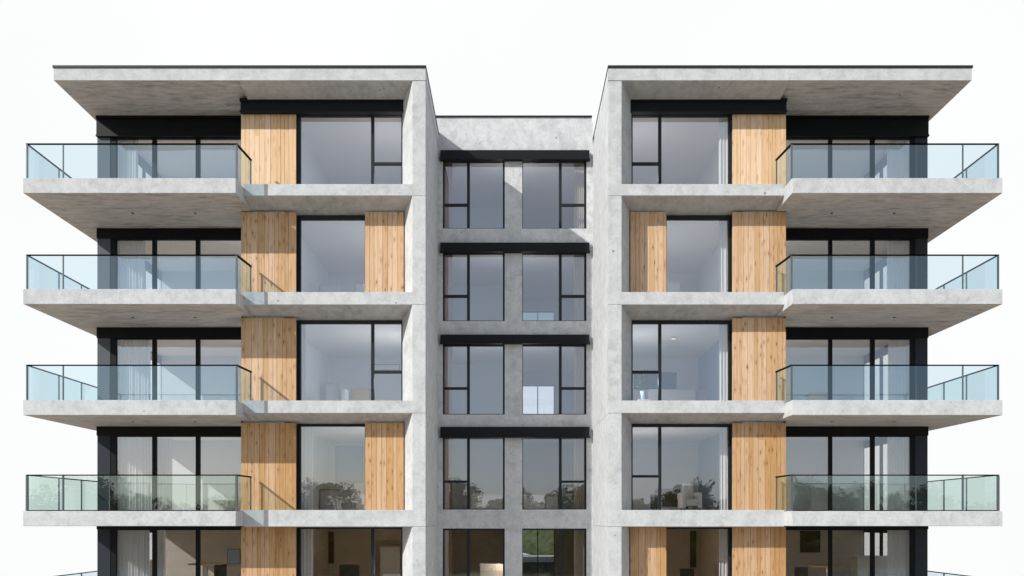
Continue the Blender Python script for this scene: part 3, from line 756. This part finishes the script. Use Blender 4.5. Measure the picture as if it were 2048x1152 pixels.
# fill lamps, added out of view to brighten the rooms on every floor
def fill_lamp(x, y, z, fx, pw, colr, label):
    c = W(x, y, z); e = empty('fill_lamp', c, label, 'added fill lamp', 'added fill lamps inside the rooms')
    obj('bracket', MB().wbox(c.x - .04, c.x + .04, c.y - .04, c.y + .04, c.z - .02, c.z + .16), M['steel'], e)
    obj('shade', MB().cyl((c.x + fx * .12, c.y, c.z), .07, .16, 20, .09), M['cur'], e)
    l = bpy.data.lights.new('fill_bulb', 'POINT'); l.energy = pw; l.shadow_soft_size = .05; l.color = colr
    o = bpy.data.objects.new('fill_bulb', l); col.objects.link(o); o.parent = e; o.location = (fx * .26, 0, .08)
warm, neut, cool = (1, .78, .56), (1, .93, .86), (.93, .96, 1)
for f, pw, cc in ((0, 24, cool), (1, 30, cool), (2, 44, cool), (3, 30, neut), (4, 34, warm)):
    for sg in (-1, 1):
        sd_ = 'left' if sg < 0 else 'right'
        fill_lamp(244 * sg if sg < 0 else 258, uy(.87), CEIL[f] - 115, sg, pw, cc, f'added fill lamp behind the concrete column in {sd_} tower bay room, {FN[f]}')
        fill_lamp(sg * 582, uy(.878), CEIL[f] - 115, sg, pw, cc, f'added fill lamp behind timber panel in {sd_} balcony room, {FN[f]}')
        fill_lamp(-10 if sg < 0 else 8, uy(.81), uz(bands[f][1], SC) - 85, sg, pw * .6, cc, f'added fill lamp behind the pier in {"central left" if sg < 0 else "central right"} room, {FN[f]}')

# ------------------------------------------------------------------ light
sun_dir = Vector((-.685, -.522, .505)).normalized()
el = math.asin(sun_dir.z)
sun = bpy.data.lights.new('sun', 'SUN'); sun.energy = 4.4; sun.angle = R(.5); sun.color = (1, .965, .915)
so = bpy.data.objects.new('sun', sun); col.objects.link(so); so.location = (-20, -20, 30)
so.rotation_euler = (-sun_dir).to_track_quat('-Z', 'Y').to_euler()

w = bpy.data.worlds.new("World"); scn.world = w; w.use_nodes = True
nt = w.node_tree; nt.nodes.clear(); L = nt.links.new
out = nt.nodes.new('ShaderNodeOutputWorld')
sky = nt.nodes.new('ShaderNodeTexSky'); sky.sky_type = 'NISHITA'; sky.sun_disc = False
sky.sun_elevation = el; sky.sun_rotation = math.atan2(sun_dir.x, sun_dir.y); sky.air_density = 1.0; sky.dust_density = 1.0; sky.ozone_density = 1.5
bg1 = nt.nodes.new('ShaderNodeBackground'); bg1.inputs[1].default_value = .13
tc = nt.nodes.new('ShaderNodeTexCoord'); sp = nt.nodes.new('ShaderNodeSeparateXYZ'); L(tc.outputs['Generated'], sp.inputs[0])
# thin pale cloud veil over the blue
veil = N(nt, 'ShaderNodeTexNoise', Scale=1.6, Detail=5.0); L(tc.outputs['Generated'], veil.inputs['Vector'])
vf = ramp(nt, veil.outputs['Fac'], [(.35, (.45, .45, .45)), (.65, (.95, .95, .95))])
gr = ramp(nt, mathn(nt, 'ABSOLUTE', sp.outputs[2]), [(0, (5.2, 5.7, 6.3)), (.15, (4.4, 5.2, 6.2)), (.5, (5.4, 5.6, 6.1))])
L(mixc(nt, sky.outputs[0], gr.outputs[0], vf.outputs[0]), bg1.inputs[0])
# bright white haze bank on the far side of the building
mr = nt.nodes.new('ShaderNodeMapRange'); mr.interpolation_type = 'SMOOTHSTEP'; L(sp.outputs[1], mr.inputs[0]); mr.inputs[1].default_value = .25; mr.inputs[2].default_value = .68
bg2 = nt.nodes.new('ShaderNodeBackground'); bg2.inputs[1].default_value = 1.0
nz = N(nt, 'ShaderNodeTexNoise', Scale=2.2, Detail=3.0); L(tc.outputs['Generated'], nz.inputs['Vector'])
rc = ramp(nt, nz.outputs['Fac'], [(.35, (.955, .965, .965)), (.6, (.99, .995, .995))]); L(rc.outputs[0], bg2.inputs[0])
mx = nt.nodes.new('ShaderNodeMixShader'); L(mr.outputs[0], mx.inputs[0]); L(bg1.outputs[0], mx.inputs[1]); L(bg2.outputs[0], mx.inputs[2])
L(mx.outputs[0], out.inputs[0])

# ------------------------------------------------------------------ camera
cam = bpy.data.cameras.new('camera'); co = bpy.data.objects.new('camera', cam); col.objects.link(co); scn.camera = co
co.location = (0, 0, H); co.rotation_euler = (R(90), 0, 0)
cam.sensor_width = 36; cam.lens = 36 * D / 2048; cam.shift_x = -(VX - 1024) / 2048; cam.shift_y = (HZ - 576) / 2048
cam.clip_start = .1; cam.clip_end = 3000

scn.view_settings.view_transform = 'Standard'; scn.view_settings.look = 'None'; scn.view_settings.exposure = 0
cy = scn.cycles
cy.transparent_max_bounces = 32; cy.max_bounces = 10; cy.diffuse_bounces = 4; cy.glossy_bounces = 5
cy.use_denoising = True; cy.sample_clamp_indirect = 6; cy.caustics_reflective = False; cy.caustics_refractive = False
